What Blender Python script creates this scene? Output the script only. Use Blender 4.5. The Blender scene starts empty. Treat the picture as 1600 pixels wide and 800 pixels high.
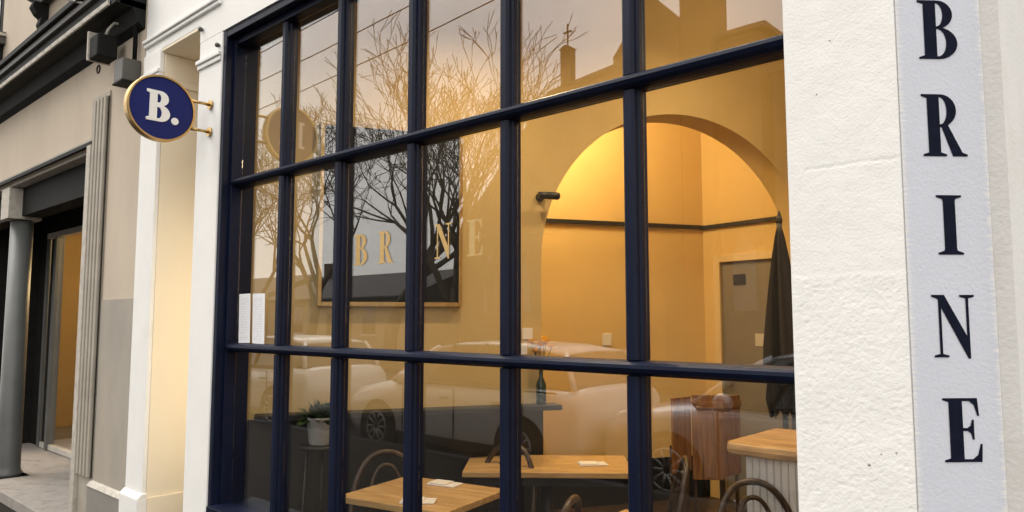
import bpy, bmesh, math, random
from mathutils import Vector, Matrix, noise
R = math.radians
S = bpy.context.scene
COL = S.collection
random.seed(7)

# ------------------------------------------------------------------ camera
cam = bpy.data.cameras.new('camera')
cam.sensor_width = 36.0
cam.lens = 1148.0 * 36.0 / 1600.0
cam.clip_start = 0.05
cam.clip_end = 3000
camo = bpy.data.objects.new('camera', cam)
COL.objects.link(camo)
camo.location = (0.0, -2.0, 1.65)
camo.rotation_euler = (R(90 + 4.98), 0, R(42.3))
S.camera = camo

# ------------------------------------------------------------------ sky, sun, exposure
SUN_EL, SUN_AZ = 52.0, 232.0           # azimuth in degrees, measured from +Y clockwise (towards +X)
W = bpy.data.worlds.new('World')
S.world = W
W.use_nodes = True
nt = W.node_tree
nt.nodes.clear()
n_out = nt.nodes.new('ShaderNodeOutputWorld')
n_bg = nt.nodes.new('ShaderNodeBackground')
n_bg.inputs['Strength'].default_value = 0.14
n_sky = nt.nodes.new('ShaderNodeTexSky')
n_sky.sky_type = 'NISHITA'
n_sky.sun_disc = False
n_sky.sun_elevation = R(SUN_EL)
n_sky.sun_rotation = R(SUN_AZ)
n_tc = nt.nodes.new('ShaderNodeTexCoord')
n_map = nt.nodes.new('ShaderNodeMapping')
n_map.inputs['Scale'].default_value = (1.0, 1.0, 2.6)
n_noi = nt.nodes.new('ShaderNodeTexNoise')
n_noi.inputs['Scale'].default_value = 2.2
n_noi.inputs['Detail'].default_value = 6
n_noi.inputs['Roughness'].default_value = 0.55
n_rmp = nt.nodes.new('ShaderNodeValToRGB')
n_rmp.color_ramp.elements[0].position = 0.32
n_rmp.color_ramp.elements[0].color = (8.2, 7.85, 7.3, 1)
n_rmp.color_ramp.elements[1].position = 0.68
n_rmp.color_ramp.elements[1].color = (10.8, 10.4, 9.8, 1)
n_mix = nt.nodes.new('ShaderNodeMixRGB')
n_mix.inputs['Fac'].default_value = 0.95
L = nt.links.new
L(n_tc.outputs['Generated'], n_map.inputs['Vector'])
L(n_map.outputs['Vector'], n_noi.inputs['Vector'])
L(n_noi.outputs['Fac'], n_rmp.inputs['Fac'])
L(n_sky.outputs['Color'], n_mix.inputs['Color1'])
L(n_rmp.outputs['Color'], n_mix.inputs['Color2'])
L(n_mix.outputs['Color'], n_bg.inputs['Color'])
L(n_bg.outputs['Background'], n_out.inputs['Surface'])

sun = bpy.data.lights.new('sun', 'SUN')
sun.energy = 1.2
sun.angle = R(35)
sun.color = (1.0, 0.955, 0.89)
suno = bpy.data.objects.new('sun', sun)
COL.objects.link(suno)
_az, _el = R(SUN_AZ), R(SUN_EL)
sdir = Vector((math.sin(_az) * math.cos(_el), math.cos(_az) * math.cos(_el), math.sin(_el)))
suno.rotation_euler = sdir.to_track_quat('Z', 'Y').to_euler()
suno.location = (0, -10, 20)

S.view_settings.view_transform = 'Standard'
S.view_settings.look = 'None'
S.view_settings.exposure = 0.58
S.view_settings.gamma = 1.0
S.render.engine = 'CYCLES'
cy = S.cycles
cy.use_denoising = True
try:
    cy.denoiser = 'OPENIMAGEDENOISE'
except Exception:
    pass
cy.max_bounces = 9
cy.diffuse_bounces = 4
cy.glossy_bounces = 5
cy.transparent_max_bounces = 24
cy.caustics_reflective = False
cy.caustics_refractive = False
cy.sample_clamp_indirect = 5.0

# ------------------------------------------------------------------ helpers
class MB:
    """collects shapes, builds ONE mesh object"""
    def __init__(s):
        s.v, s.f, s.sm = [], [], []
    def add(s, vs, fs, smooth=False):
        o = len(s.v)
        s.v += [tuple(v) for v in vs]
        s.f += [tuple(i + o for i in f) for f in fs]
        s.sm += [smooth] * len(fs)
        return s
    def box(s, x0, x1, y0, y1, z0, z1, M=None):
        vs = [Vector((x, y, z)) for x in (x0, x1) for y in (y0, y1) for z in (z0, z1)]
        if M is not None:
            vs = [M @ v for v in vs]
        return s.add(vs, [(0, 1, 3, 2), (4, 6, 7, 5), (0, 4, 5, 1), (2, 3, 7, 6), (0, 2, 6, 4), (1, 5, 7, 3)])
    def prism(s, poly, axis, a, b, M=None):
        """extrude 2D polygon along axis: 'x' -> poly (y,z); 'y' -> (x,z); 'z' -> (x,y)"""
        def P(p, t):
            v = {'x': (t, p[0], p[1]), 'y': (p[0], t, p[1]), 'z': (p[0], p[1], t)}[axis]
            v = Vector(v)
            return M @ v if M is not None else v
        n = len(poly)
        vs = [P(p, a) for p in poly] + [P(p, b) for p in poly]
        fs = [tuple(range(n)), tuple(range(2 * n - 1, n - 1, -1))]
        fs += [(i, (i + 1) % n, n + (i + 1) % n, n + i) for i in range(n)]
        return s.add(vs, fs)
    def tube(s, pts, r, k=8, closed=False, smooth=True):
        pts = [Vector(p) for p in pts]
        n = len(pts)
        rr = r if isinstance(r, (list, tuple)) else [r] * n
        vs = []
        up = None
        for i, p in enumerate(pts):
            if closed:
                t = pts[(i + 1) % n] - pts[i - 1]
            else:
                t = pts[min(i + 1, n - 1)] - pts[max(i - 1, 0)]
            t.normalize()
            if up is None:
                up = Vector((0, 0, 1)) if abs(t.z) < .9 else Vector((1, 0, 0))
            a = t.cross(up)
            if a.length < 1e-4:
                a = t.orthogonal()
            a.normalize()
            b = a.cross(t).normalized()
            up = b
            for j in range(k):
                q = 2 * math.pi * j / k
                vs.append(p + (a * math.cos(q) + b * math.sin(q)) * rr[i])
        fs = []
        m = n if closed else n - 1
        for i in range(m):
            i2 = (i + 1) % n
            for j in range(k):
                j2 = (j + 1) % k
                fs.append((i * k + j, i * k + j2, i2 * k + j2, i2 * k + j))
        s.add(vs, fs, smooth)
        if not closed:
            o = len(s.v) - n * k
            s.f.append(tuple(o + j for j in range(k - 1, -1, -1)))
            s.f.append(tuple(o + (n - 1) * k + j for j in range(k)))
            s.sm += [False, False]
        return s
    def lathe(s, prof, k=20, c=(0, 0, 0), axis='z', smooth=True, M=None, caps=True):
        """prof: list of (radius, height)"""
        vs = []
        for (r, h) in prof:
            for j in range(k):
                q = 2 * math.pi * j / k
                a, b = r * math.cos(q), r * math.sin(q)
                v = {'z': (a, b, h), 'x': (h, a, b), 'y': (a, h, b)}[axis]
                v = Vector(v) + Vector(c)
                vs.append(M @ v if M is not None else v)
        fs = []
        for i in range(len(prof) - 1):
            for j in range(k):
                j2 = (j + 1) % k
                fs.append((i * k + j, i * k + j2, (i + 1) * k + j2, (i + 1) * k + j))
        if caps:
            fs.append(tuple(range(k - 1, -1, -1)))
            fs.append(tuple((len(prof) - 1) * k + j for j in range(k)))
        s.add(vs, fs, smooth)
        if caps:
            s.sm[-1] = s.sm[-2] = False
        return s
    def build(s, name, mat, parent=None, bevel=0.0, loc=None):
        me = bpy.data.meshes.new(name)
        me.from_pydata(s.v, [], s.f)
        me.polygons.foreach_set('use_smooth', s.sm)
        bm = bmesh.new()
        bm.from_mesh(me)
        bmesh.ops.recalc_face_normals(bm, faces=bm.faces)
        bm.to_mesh(me)
        bm.free()
        me.materials.append(mat)
        o = bpy.data.objects.new(name, me)
        COL.objects.link(o)
        if parent is not None:
            o.parent = parent
        if loc is not None:
            o.location = loc
        if bevel:
            m = o.modifiers.new('bevel', 'BEVEL')
            m.width = bevel
            m.segments = 2
            m.limit_method = 'ANGLE'
            m.angle_limit = R(40)
        return o

def tag(o, label, cat, group=None):
    o['label'] = label
    o['category'] = cat
    if group:
        o['group'] = group
    return o

def thing(name, label, cat, loc=(0, 0, 0), rz=0.0, group=None):
    o = bpy.data.objects.new(name, None)
    COL.objects.link(o)
    o.empty_display_size = .1
    o.location = loc
    o.rotation_euler = (0, 0, rz)
    return tag(o, label, cat, group)

def struct(o):
    o['kind'] = 'structure'
    return o

def copy_tree(o, parent=None):
    c = o.copy()
    COL.objects.link(c)
    c.parent = parent
    for ch in list(o.children):
        copy_tree(ch, c)
    return c

# ------------------------------------------------------------------ materials
def mat(name, col, rough=.6, metal=0.0, var=0.0, vscale=6.0, bump=0.0, bscale=60.0, spec=.5, coat=0.0,
        col2=None, c2scale=3.0, c2lo=.45, c2hi=.65, stretch=(1, 1, 1), rvar=0.0):
    m = bpy.data.materials.new(name)
    m.use_nodes = True
    t = m.node_tree
    b = t.nodes['Principled BSDF']
    b.inputs['Base Color'].default_value = (*col, 1)
    b.inputs['Roughness'].default_value = rough
    b.inputs['Metallic'].default_value = metal
    b.inputs['Specular IOR Level'].default_value = spec
    if coat:
        b.inputs['Coat Weight'].default_value = coat
        b.inputs['Coat Roughness'].default_value = .08
    tc = t.nodes.new('ShaderNodeTexCoord')
    mp = t.nodes.new('ShaderNodeMapping')
    mp.inputs['Scale'].default_value = stretch
    t.links.new(tc.outputs['Object'], mp.inputs['Vector'])
    last = None
    if var or col2:
        n = t.nodes.new('ShaderNodeTexNoise')
        n.inputs['Scale'].default_value = vscale
        n.inputs['Detail'].default_value = 8
        n.inputs['Roughness'].default_value = .6
        t.links.new(mp.outputs['Vector'], n.inputs['Vector'])
        rp = t.nodes.new('ShaderNodeValToRGB')
        e = rp.color_ramp.elements
        e[0].position, e[1].position = .3, .7
        e[0].color = (*[c * (1 - var) for c in col], 1)
        e[1].color = (*[min(1, c * (1 + var)) for c in col], 1)
        t.links.new(n.outputs['Fac'], rp.inputs['Fac'])
        last = rp.outputs['Color']
        if col2:
            n2 = t.nodes.new('ShaderNodeTexNoise')
            n2.inputs['Scale'].default_value = c2scale
            n2.inputs['Detail'].default_value = 10
            n2.inputs['Roughness'].default_value = .65
            t.links.new(mp.outputs['Vector'], n2.inputs['Vector'])
            r2 = t.nodes.new('ShaderNodeValToRGB')
            r2.color_ramp.elements[0].position = c2lo
            r2.color_ramp.elements[1].position = c2hi
            t.links.new(n2.outputs['Fac'], r2.inputs['Fac'])
            mx = t.nodes.new('ShaderNodeMixRGB')
            mx.inputs['Color2'].default_value = (*col2, 1)
            t.links.new(r2.outputs['Color'], mx.inputs['Fac'])
            t.links.new(last, mx.inputs['Color1'])
            last = mx.outputs['Color']
        t.links.new(last, b.inputs['Base Color'])
        if rvar:
            mr = t.nodes.new('ShaderNodeMapRange')
            mr.inputs['To Min'].default_value = max(.02, rough - rvar)
            mr.inputs['To Max'].default_value = min(1, rough + rvar)
            t.links.new(n.outputs['Fac'], mr.inputs['Value'])
            t.links.new(mr.outputs['Result'], b.inputs['Roughness'])
    if bump:
        nb = t.nodes.new('ShaderNodeTexNoise')
        nb.inputs['Scale'].default_value = bscale
        nb.inputs['Detail'].default_value = 6
        t.links.new(mp.outputs['Vector'], nb.inputs['Vector'])
        bp = t.nodes.new('ShaderNodeBump')
        bp.inputs['Strength'].default_value = bump
        bp.inputs['Distance'].default_value = .004
        t.links.new(nb.outputs['Fac'], bp.inputs['Height'])
        t.links.new(bp.outputs['Normal'], b.inputs['Normal'])
    return m

def wood(name, c0, c1, scale=8.0, axis=0, rough=.5):
    m = bpy.data.materials.new(name)
    m.use_nodes = True
    t = m.node_tree
    b = t.nodes['Principled BSDF']
    tc = t.nodes.new('ShaderNodeTexCoord')
    mp = t.nodes.new('ShaderNodeMapping')
    sc = [scale, scale, scale]
    sc[axis] = scale * .12
    mp.inputs['Scale'].default_value = sc
    n = t.nodes.new('ShaderNodeTexNoise')
    n.inputs['Scale'].default_value = 4
    n.inputs['Detail'].default_value = 8
    n.inputs['Distortion'].default_value = .8
    rp = t.nodes.new('ShaderNodeValToRGB')
    rp.color_ramp.elements[0].position, rp.color_ramp.elements[1].position = .35, .65
    rp.color_ramp.elements[0].color = (*c0, 1)
    rp.color_ramp.elements[1].color = (*c1, 1)
    t.links.new(tc.outputs['Object'], mp.inputs['Vector'])
    t.links.new(mp.outputs['Vector'], n.inputs['Vector'])
    t.links.new(n.outputs['Fac'], rp.inputs['Fac'])
    t.links.new(rp.outputs['Color'], b.inputs['Base Color'])
    b.inputs['Roughness'].default_value = rough
    bp = t.nodes.new('ShaderNodeBump')
    bp.inputs['Strength'].default_value = .15
    bp.inputs['Distance'].default_value = .002
    t.links.new(n.outputs['Fac'], bp.inputs['Height'])
    t.links.new(bp.outputs['Normal'], b.inputs['Normal'])
    return m

def glass_mat(name, r0=.04, tint=(1, 1, 1), rough=0.0):
    """thin glass: clear transmission plus Schlick reflection on each face"""
    m = bpy.data.materials.new(name)
    m.use_nodes = True
    t = m.node_tree
    t.nodes.clear()
    out = t.nodes.new('ShaderNodeOutputMaterial')
    tr = t.nodes.new('ShaderNodeBsdfTransparent')
    tr.inputs['Color'].default_value = (*tint, 1)
    gl = t.nodes.new('ShaderNodeBsdfGlossy')
    gl.inputs['Roughness'].default_value = rough
    gl.inputs['Color'].default_value = (1, 1, 1, 1)
    lw = t.nodes.new('ShaderNodeLayerWeight')
    lw.inputs['Blend'].default_value = .5
    pw = t.nodes.new('ShaderNodeMath')
    pw.operation = 'POWER'
    pw.inputs[1].default_value = 4.6
    ma = t.nodes.new('ShaderNodeMath')
    ma.operation = 'MULTIPLY_ADD'
    ma.inputs[1].default_value = 1 - r0
    ma.inputs[2].default_value = r0
    mx = t.nodes.new('ShaderNodeMixShader')
    t.links.new(lw.outputs['Facing'], pw.inputs[0])
    t.links.new(pw.outputs[0], ma.inputs[0])
    t.links.new(ma.outputs[0], mx.inputs['Fac'])
    t.links.new(tr.outputs[0], mx.inputs[1])
    t.links.new(gl.outputs[0], mx.inputs[2])
    t.links.new(mx.outputs[0], out.inputs['Surface'])
    # slight unevenness of old drawn glass
    n = t.nodes.new('ShaderNodeTexNoise')
    n.inputs['Scale'].default_value = 2.2
    n.inputs['Detail'].default_value = 1
    tc = t.nodes.new('ShaderNodeTexCoord')
    bp = t.nodes.new('ShaderNodeBump')
    bp.inputs['Strength'].default_value = .02
    bp.inputs['Distance'].default_value = .01
    t.links.new(tc.outputs['Object'], n.inputs['Vector'])
    t.links.new(n.outputs['Fac'], bp.inputs['Height'])
    t.links.new(bp.outputs['Normal'], gl.inputs['Normal'])
    return m

def emit(name, col, st):
    m = bpy.data.materials.new(name)
    m.use_nodes = True
    b = m.node_tree.nodes['Principled BSDF']
    b.inputs['Base Color'].default_value = (*col, 1)
    b.inputs['Emission Color'].default_value = (*col, 1)
    b.inputs['Emission Strength'].default_value = st
    return m

M = {}
M['white'] = mat('white_plaster', (.87, .86, .835), .8, var=.03, vscale=4, bump=.12, bscale=90, col2=(.78, .75, .70), c2scale=2.2, c2lo=.60, c2hi=.80)
M['pier'] = mat('white_render', (.87, .86, .835), .85, var=.025, vscale=9, bump=.35, bscale=160, col2=(.62, .58, .52), c2scale=26, c2lo=.70, c2hi=.78)
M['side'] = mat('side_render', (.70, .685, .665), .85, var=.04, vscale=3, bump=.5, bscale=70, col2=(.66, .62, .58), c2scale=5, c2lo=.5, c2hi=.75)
M['cream'] = mat('cream_paint', (.87, .77, .60), .6, var=.02, vscale=3)
M['navy'] = mat('navy_gloss', (.0030, .0065, .024), .48, var=.3, vscale=14, bump=.25, bscale=55, spec=.22, col2=(.022, .026, .042), c2scale=34, c2lo=.66, c2hi=.74, stretch=(1, 1, .3), rvar=.10)
M['glass'] = glass_mat('window_glass', .09)
M['inwall'] = mat('mustard_wall', (.60, .43, .18), .75, var=.04, vscale=3, bump=.1, bscale=50)
M['backwall'] = mat('yellow_wall', (.72, .52, .22), .75, var=.03, vscale=3, bump=.1, bscale=50)
M['black'] = mat('black_paint', (.012, .013, .013), .45, var=.2, vscale=8)
M['ceil'] = mat('ceiling_paint', (.6, .5, .36), .8)
M['floorwood'] = wood('dark_floor', (.035, .022, .014), (.07, .045, .028), 5, 0, .4)
M['oak'] = wood('oak', (.46, .27, .10), (.66, .42, .18), 7, 0, .38)
M['oakedge'] = wood('live_edge', (.40, .22, .07), (.72, .46, .18), 6, 0, .4)
M['brownwood'] = wood('brown_wood', (.20, .085, .028), (.34, .16, .05), 8, 2, .45)
M['bent'] = wood('bentwood', (.035, .022, .015), (.075, .048, .032), 10, 2, .35)
M['beadboard'] = mat('white_boards', (.74, .73, .70), .5, var=.03)
M['greydoor'] = mat('grey_door', (.22, .20, .17), .5, var=.05)
M['trimcream'] = mat('cream_trim', (.72, .56, .30), .5)
M['blackpanel'] = mat('black_panel', (.008, .009, .010), .6, spec=.2)
M['brass'] = mat('brass', (.58, .39, .16), .34, metal=1.0, var=.12, vscale=20, rvar=.1)
M['signblue'] = mat('sign_blue', (.010, .018, .135), .5, var=.05, spec=.2)
M['signwhite'] = mat('sign_white', (.95, .95, .94), .5)
M['ink'] = mat('letter_ink', (.007, .009, .022), .75, var=.3, vscale=40, spec=.08)
M['gold'] = mat('gold_leaf', (.62, .41, .155), .5, metal=.25, var=.1, vscale=60)
M['cloth'] = mat('black_canvas', (.012, .012, .013), .85, var=.2)
M['nbeige'] = mat('beige_render', (.56, .475, .375), .85, var=.05, vscale=2.2, bump=.3, bscale=55, col2=(.47, .39, .31), c2scale=1.9, c2lo=.45, c2hi=.8, stretch=(1, 1, .35))
M['ngrey'] = mat('grey_render', (.36, .33, .285), .85, var=.07, vscale=3, bump=.35, bscale=60, col2=(.43, .37, .30), c2scale=2.0, c2lo=.42, c2hi=.66, stretch=(1, 1, .5))
M['nplinth'] = mat('grey_plinth', (.26, .245, .22), .8, var=.06, vscale=5, bump=.3, bscale=60)
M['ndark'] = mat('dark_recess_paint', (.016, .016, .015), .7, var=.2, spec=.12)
M['nblack'] = mat('black_cornice', (.010, .011, .010), .6, var=.3, spec=.15)
M['nstrip'] = mat('pale_moulding', (.50, .46, .40), .7, var=.2, vscale=18)
M['ngroove'] = mat('groove_moulding', (.40, .36, .30), .7, var=.12, vscale=6)
M['column'] = mat('grey_column', (.13, .135, .13), .45, var=.12, vscale=4)
M['dgrey'] = mat('dark_grey_metal', (.075, .07, .062), .5, var=.1)
M['pale'] = mat('pale_metal', (.55, .52, .47), .45, var=.1)
M['conc'] = mat('concrete_step', (.33, .30, .27), .9, var=.12, vscale=9, bump=.5, bscale=60, col2=(.22, .19, .16), c2scale=7, c2lo=.55, c2hi=.7)
M['path'] = mat('footpath_asphalt', (.034, .029, .025), .95, var=.25, vscale=60, bump=.6, bscale=160, spec=.05)
M['road'] = mat('road_asphalt', (.030, .030, .032), .9, var=.2, vscale=40, bump=.4, bscale=120, spec=.05)
M['kerb'] = mat('bluestone', (.07, .07, .075), .9, var=.15, vscale=12, spec=.1)
M['paper'] = None
M['bark'] = mat('bark', (.085, .066, .050), .9, var=.3, vscale=10)
M['brick'] = mat('church_brick', (.115, .070, .042), .9, var=.2, vscale=14)
M['roof'] = mat('slate_roof', (.07, .065, .065), .8, var=.2, vscale=10)
M['house'] = mat('house_render', (.30, .25, .19), .9, var=.1)
M['carwhite'] = mat('car_white', (.72, .72, .72), .28, coat=.6)
M['carsilver'] = mat('car_silver', (.42, .43, .45), .3, metal=.3, coat=.6)
M['cardark'] = mat('car_glass', (.015, .017, .02), .06, spec=.8)
M['tyre'] = mat('tyre', (.015, .015, .015), .85)
M['rim'] = mat('rim', (.35, .36, .37), .35, metal=.8)
M['lampglass'] = mat('lamp_glass', (.7, .72, .74), .15)
M['leaf'] = mat('leaf', (.035, .075, .022), .5, var=.4, vscale=25)
M['pot'] = mat('pot', (.42, .42, .40), .55, var=.1)
M['petal'] = mat('petal', (.85, .50, .02), .6, var=.2, vscale=30)
M['bottle'] = mat('green_bottle', (.010, .030, .018), .12, spec=.7)
M['napkin'] = mat('napkin', (.82, .78, .72), .8)
M['metal'] = mat('steel', (.4, .4, .4), .35, metal=1)
M['lampwhite'] = mat('lamp_white', (.75, .72, .66), .5)
M['warmglow'] = emit('warm_bulb', (1.0, .76, .42), 12)

M['stripglow'] = emit('strip_glow', (1.0, .82, .54), 8.5)

def paper_mat():
    m = bpy.data.materials.new('menu_paper')
    m.use_nodes = True
    t = m.node_tree
    b = t.nodes['Principled BSDF']
    b.inputs['Roughness'].default_value = .7
    tc = t.nodes.new('ShaderNodeTexCoord')
    sp = t.nodes.new('ShaderNodeSeparateXYZ')
    t.links.new(tc.outputs['Generated'], sp.inputs[0])
    def mth(op, a, b_=None, c=None):
        n = t.nodes.new('ShaderNodeMath')
        n.operation = op
        for i, v in enumerate((a, b_, c)):
            if v is None:
                continue
            if isinstance(v, (int, float)):
                n.inputs[i].default_value = v
            else:
                t.links.new(v, n.inputs[i])
        return n.outputs[0]
    rows = mth('LESS_THAN', mth('FRACT', mth('MULTIPLY', sp.outputs['Z'], 30)), .42)
    no = t.nodes.new('ShaderNodeTexNoise')
    no.inputs['Scale'].default_value = 22
    t.links.new(tc.outputs['Generated'], no.inputs['Vector'])
    words = mth('GREATER_THAN', no.outputs['Fac'], .50)
    inx = mth('MULTIPLY', mth('GREATER_THAN', sp.outputs['X'], .14), mth('LESS_THAN', sp.outputs['X'], .84))
    inz = mth('MULTIPLY', mth('GREATER_THAN', sp.outputs['Z'], .07), mth('LESS_THAN', sp.outputs['Z'], .93))
    k = mth('MULTIPLY', mth('MULTIPLY', rows, words), mth('MULTIPLY', inx, inz))
    mx = t.nodes.new('ShaderNodeMixRGB')
    mx.inputs['Color1'].default_value = (.86, .86, .89, 1)
    mx.inputs['Color2'].default_value = (.56, .56, .60, 1)
    t.links.new(k, mx.inputs['Fac'])
    t.links.new(mx.outputs['Color'], b.inputs['Base Color'])
    return m
M['paper'] = paper_mat()

def chamfer_mat():
    """cool grey sign panel; the paint has a brushed, combed edge against the white at both sides"""
    m = mat('grey_sign_paint', (.65, .67, .745), .7, var=.02, vscale=5, bump=.3, bscale=120)
    t = m.node_tree
    b = t.nodes['Principled BSDF']
    src = b.inputs['Base Color'].links[0].from_socket
    tc = t.nodes.new('ShaderNodeTexCoord')
    sp = t.nodes.new('ShaderNodeSeparateXYZ')
    t.links.new(tc.outputs['Object'], sp.inputs[0])
    mp = t.nodes.new('ShaderNodeMapping')
    mp.inputs['Scale'].default_value = (6, 1, 150)
    t.links.new(tc.outputs['Object'], mp.inputs['Vector'])
    n = t.nodes.new('ShaderNodeTexNoise')
    n.inputs['Scale'].default_value = 1.0
    n.inputs['Detail'].default_value = 3
    t.links.new(mp.outputs['Vector'], n.inputs['Vector'])
    # distance from nearest edge of the .225 m wide panel
    a = t.nodes.new('ShaderNodeMath'); a.operation = 'SUBTRACT'; a.inputs[1].default_value = .1125
    t.links.new(sp.outputs['X'], a.inputs[0])
    ab = t.nodes.new('ShaderNodeMath'); ab.operation = 'ABSOLUTE'
    t.links.new(a.outputs[0], ab.inputs[0])
    ma = t.nodes.new('ShaderNodeMath'); ma.operation = 'MULTIPLY_ADD'
    ma.inputs[1].default_value = .060
    t.links.new(n.outputs['Fac'], ma.inputs[0])
    t.links.new(ab.outputs[0], ma.inputs[2])
    g = t.nodes.new('ShaderNodeMapRange')
    g.inputs['From Min'].default_value = .128
    g.inputs['From Max'].default_value = .146
    t.links.new(ma.outputs[0], g.inputs['Value'])
    mx = t.nodes.new('ShaderNodeMixRGB')
    mx.inputs['Color2'].default_value = (.83, .82, .80, 1)
    t.links.new(g.outputs['Result'], mx.inputs['Fac'])
    t.links.new(src, mx.inputs['Color1'])
    t.links.new(mx.outputs['Color'], b.inputs['Base Color'])
    return m
M['chamfer'] = chamfer_mat()

# ------------------------------------------------------------------ letters
def arc(cx, cy_, rx, ry, a0, a1, n=14):
    return [(cx + rx * math.cos(R(a0 + (a1 - a0) * i / n)), cy_ + ry * math.sin(R(a0 + (a1 - a0) * i / n))) for i in range(n + 1)]
GLY = {
 'I': (.42, [[(0, 1), (.42, 1), (.42, .97), (.32, .935), (.31, .90), (.31, .10), (.32, .065), (.42, .03), (.42, 0), (0, 0), (0, .03), (.10, .065), (.11, .10), (.11, .90), (.10, .935), (0, .97)]]),
 'E': (.57, [[(0, 1), (.52, 1), (.54, .72), (.515, .72), (.47, .89), (.40, .955), (.29, .955), (.29, .53), (.36, .53), (.41, .57), (.43, .66), (.455, .66), (.455, .35), (.43, .35), (.41, .445), (.36, .485), (.29, .485), (.29, .045), (.42, .045), (.50, .11), (.545, .28), (.57, .28), (.555, 0), (0, 0), (0, .03), (.09, .06), (.09, .94), (0, .97)]]),
 'N': (.68, [[(0, 1), (.2, 1), (.545, .33), (.545, .945), (.45, .97), (.45, 1), (.68, 1), (.68, .97), (.585, .945), (.585, -.02), (.55, -.02), (.145, .80), (.145, .055), (.24, .03), (.24, 0), (.01, 0), (.01, .03), (.105, .055), (.105, .93), (0, .97)]]),
 'B': (.60, [[(0, 1), (.30, 1)] + arc(.30, .76, .24, .24, 80, -70) + arc(.31, .268, .29, .268, 68, -90) + [(0, 0), (0, .03), (.09, .06), (.09, .94), (0, .97)],
       [(.28, .955)] + arc(.285, .755, .105, .20, 88, -88) + [(.28, .555)],
       [(.28, .512)] + arc(.295, .279, .135, .234, 88, -88) + [(.28, .045)]]),
 'R': (.70, [[(0, 1), (.30, 1)] + arc(.30, .74, .25, .26, 80, -58) + [(.41, .50), (.62, .06), (.70, .03), (.70, 0), (.47, 0), (.31, .465), (.28, .475), (.28, .06), (.37, .03), (.37, 0), (0, 0), (0, .03), (.09, .06), (.09, .94), (0, .97)],
       [(.28, .955)] + arc(.29, .735, .11, .22, 88, -88) + [(.28, .515)]]),
 'bold': (.79, [[(0, 1), (.45, 1)] + arc(.45, .755, .28, .245, 80, -66) + arc(.46, .27, .33, .27, 66, -90) + [(0, 0), (0, .09), (.10, .12), (.10, .88), (0, .91)],
       [(.35, .90)] + arc(.385, .755, .095, .145, 88, -88) + [(.35, .61)],
       [(.35, .465)] + arc(.395, .28, .12, .182, 88, -88) + [(.35, .095)]]),
}
def letter(ch, h, w, depth, name, m, parent, loc, rot, kx=None):
    """upright glyph in local XZ plane, facing local -Y; loc = lower left corner"""
    W0, loops = GLY[ch]
    cu = bpy.data.curves.new(name, 'CURVE')
    cu.dimensions = '2D'
    cu.fill_mode = 'BOTH'
    cu.extrude = depth / 2
    sx = w / W0
    for lp in loops:
        sp = cu.splines.new('POLY')
        sp.points.add(len(lp) - 1)
        for p, (x, y) in zip(sp.points, lp):
            p.co = (x * sx, y * h, 0, 1)
        sp.use_cyclic_u = True
    tmp = bpy.data.objects.new('tmp', cu)
    COL.objects.link(tmp)
    dg = bpy.context.evaluated_depsgraph_get()
    me = bpy.data.meshes.new_from_object(tmp.evaluated_get(dg))
    bpy.data.objects.remove(tmp)
    bpy.data.curves.remove(cu)
    me.transform(Matrix.Rotation(R(90), 4, 'X'))
    me.materials.clear()
    me.materials.append(m)
    me.name = name
    o = bpy.data.objects.new(name, me)
    COL.objects.link(o)
    o.parent = parent
    o.location = loc
    o.rotation_euler = rot
    return o

# ================================================================== GROUND
struct(MB().box(-60, 14, -4.0, 7.0, -.5, 0.0).build('footpath', M['path']))
struct(MB().box(-160, 60, -4.16, -4.004, -.5, -.004).build('kerb', M['kerb'], bevel=.01))
struct(MB().box(-160, 60, -14.0, -4.164, -.6, -.15).build('road', M['road']))
struct(MB().box(-160, 60, -19.0, -14.004, -.5, -.02).build('far_footpath', M['path']))
struct(MB().box(-400, 300, -400, 300, -1.2, -.61).build('ground', M['road']))

# ================================================================== RESTAURANT BUILDING
B = thing('restaurant_building', 'white painted corner restaurant with big navy grid shop window', 'building', (-2.6, 0, 0))
BI = Vector((2.6, 0, 0))          # parts are written in world coordinates; shift under the Empty
def bpart(mb, name, m, bevel=0.0, parent=None):
    o = mb.build(name, m, parent or B, bevel)
    if parent is None:
        o.location = BI
    return o
WX0, WX1, WZ0, WZ1 = -4.175, -.755, .56, 3.384
# --- front wall pieces
w = MB()
w.box(-5.33, -.5, 0, .30, 3.50, 6.0)                        # above doorway head
w.box(-4.474, -.5, 0, .30, WZ1, 3.50)                       # above the window
bpart(w, 'upper_wall', M['white'])
w = MB()
w.box(-4.474, -4.175, 0, .295, 0, WZ1)
bpart(w, 'doorway_pilaster', M['white'], .006)
w = MB()
w.box(-5.33, -5.05, -.012, .018, 0, 3.499)
bpart(w, 'doorway_pilaster', M['white'], .006)
w = MB(); w.box(WX0, -.79, .02, .28, 0, WZ0 - .001)
bpart(w, 'stall_riser', M['white'])
# cream doorway reveal, soffit and door
w = MB()
w.box(-5.33, -5.051, .0185, 1.2, 0, 3.495)
bpart(w, 'doorway_reveal', M['cream'])
w = MB()
w.prism([(-.001, 3.495), (-.001, 3.478), (.03, 3.47), (.9, 3.47), (.9, 3.495)], 'x', -5.05, -4.476)
bpart(w, 'doorway_soffit', M['cream'])
w = MB()
w.box(-5.0505, -5.040, .02, .9, 3.30, 3.468).box(-5.0505, -5.030, .02, .9, 3.25, 3.298)
bpart(w, 'reveal_moulding', M['cream'], .004)
dr = bpart(MB().box(-5.05, -4.47, .9, .95, .1, 3.47), 'entrance_door', M['navy'])
bpart(MB().lathe([(.012, 0), (.012, .03), (.028, .045), (.028, .075), (.012, .09)], 14, (-4.53, .9 - .09, 1.1), 'y'), 'handle', M['brass'], parent=dr)
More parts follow.
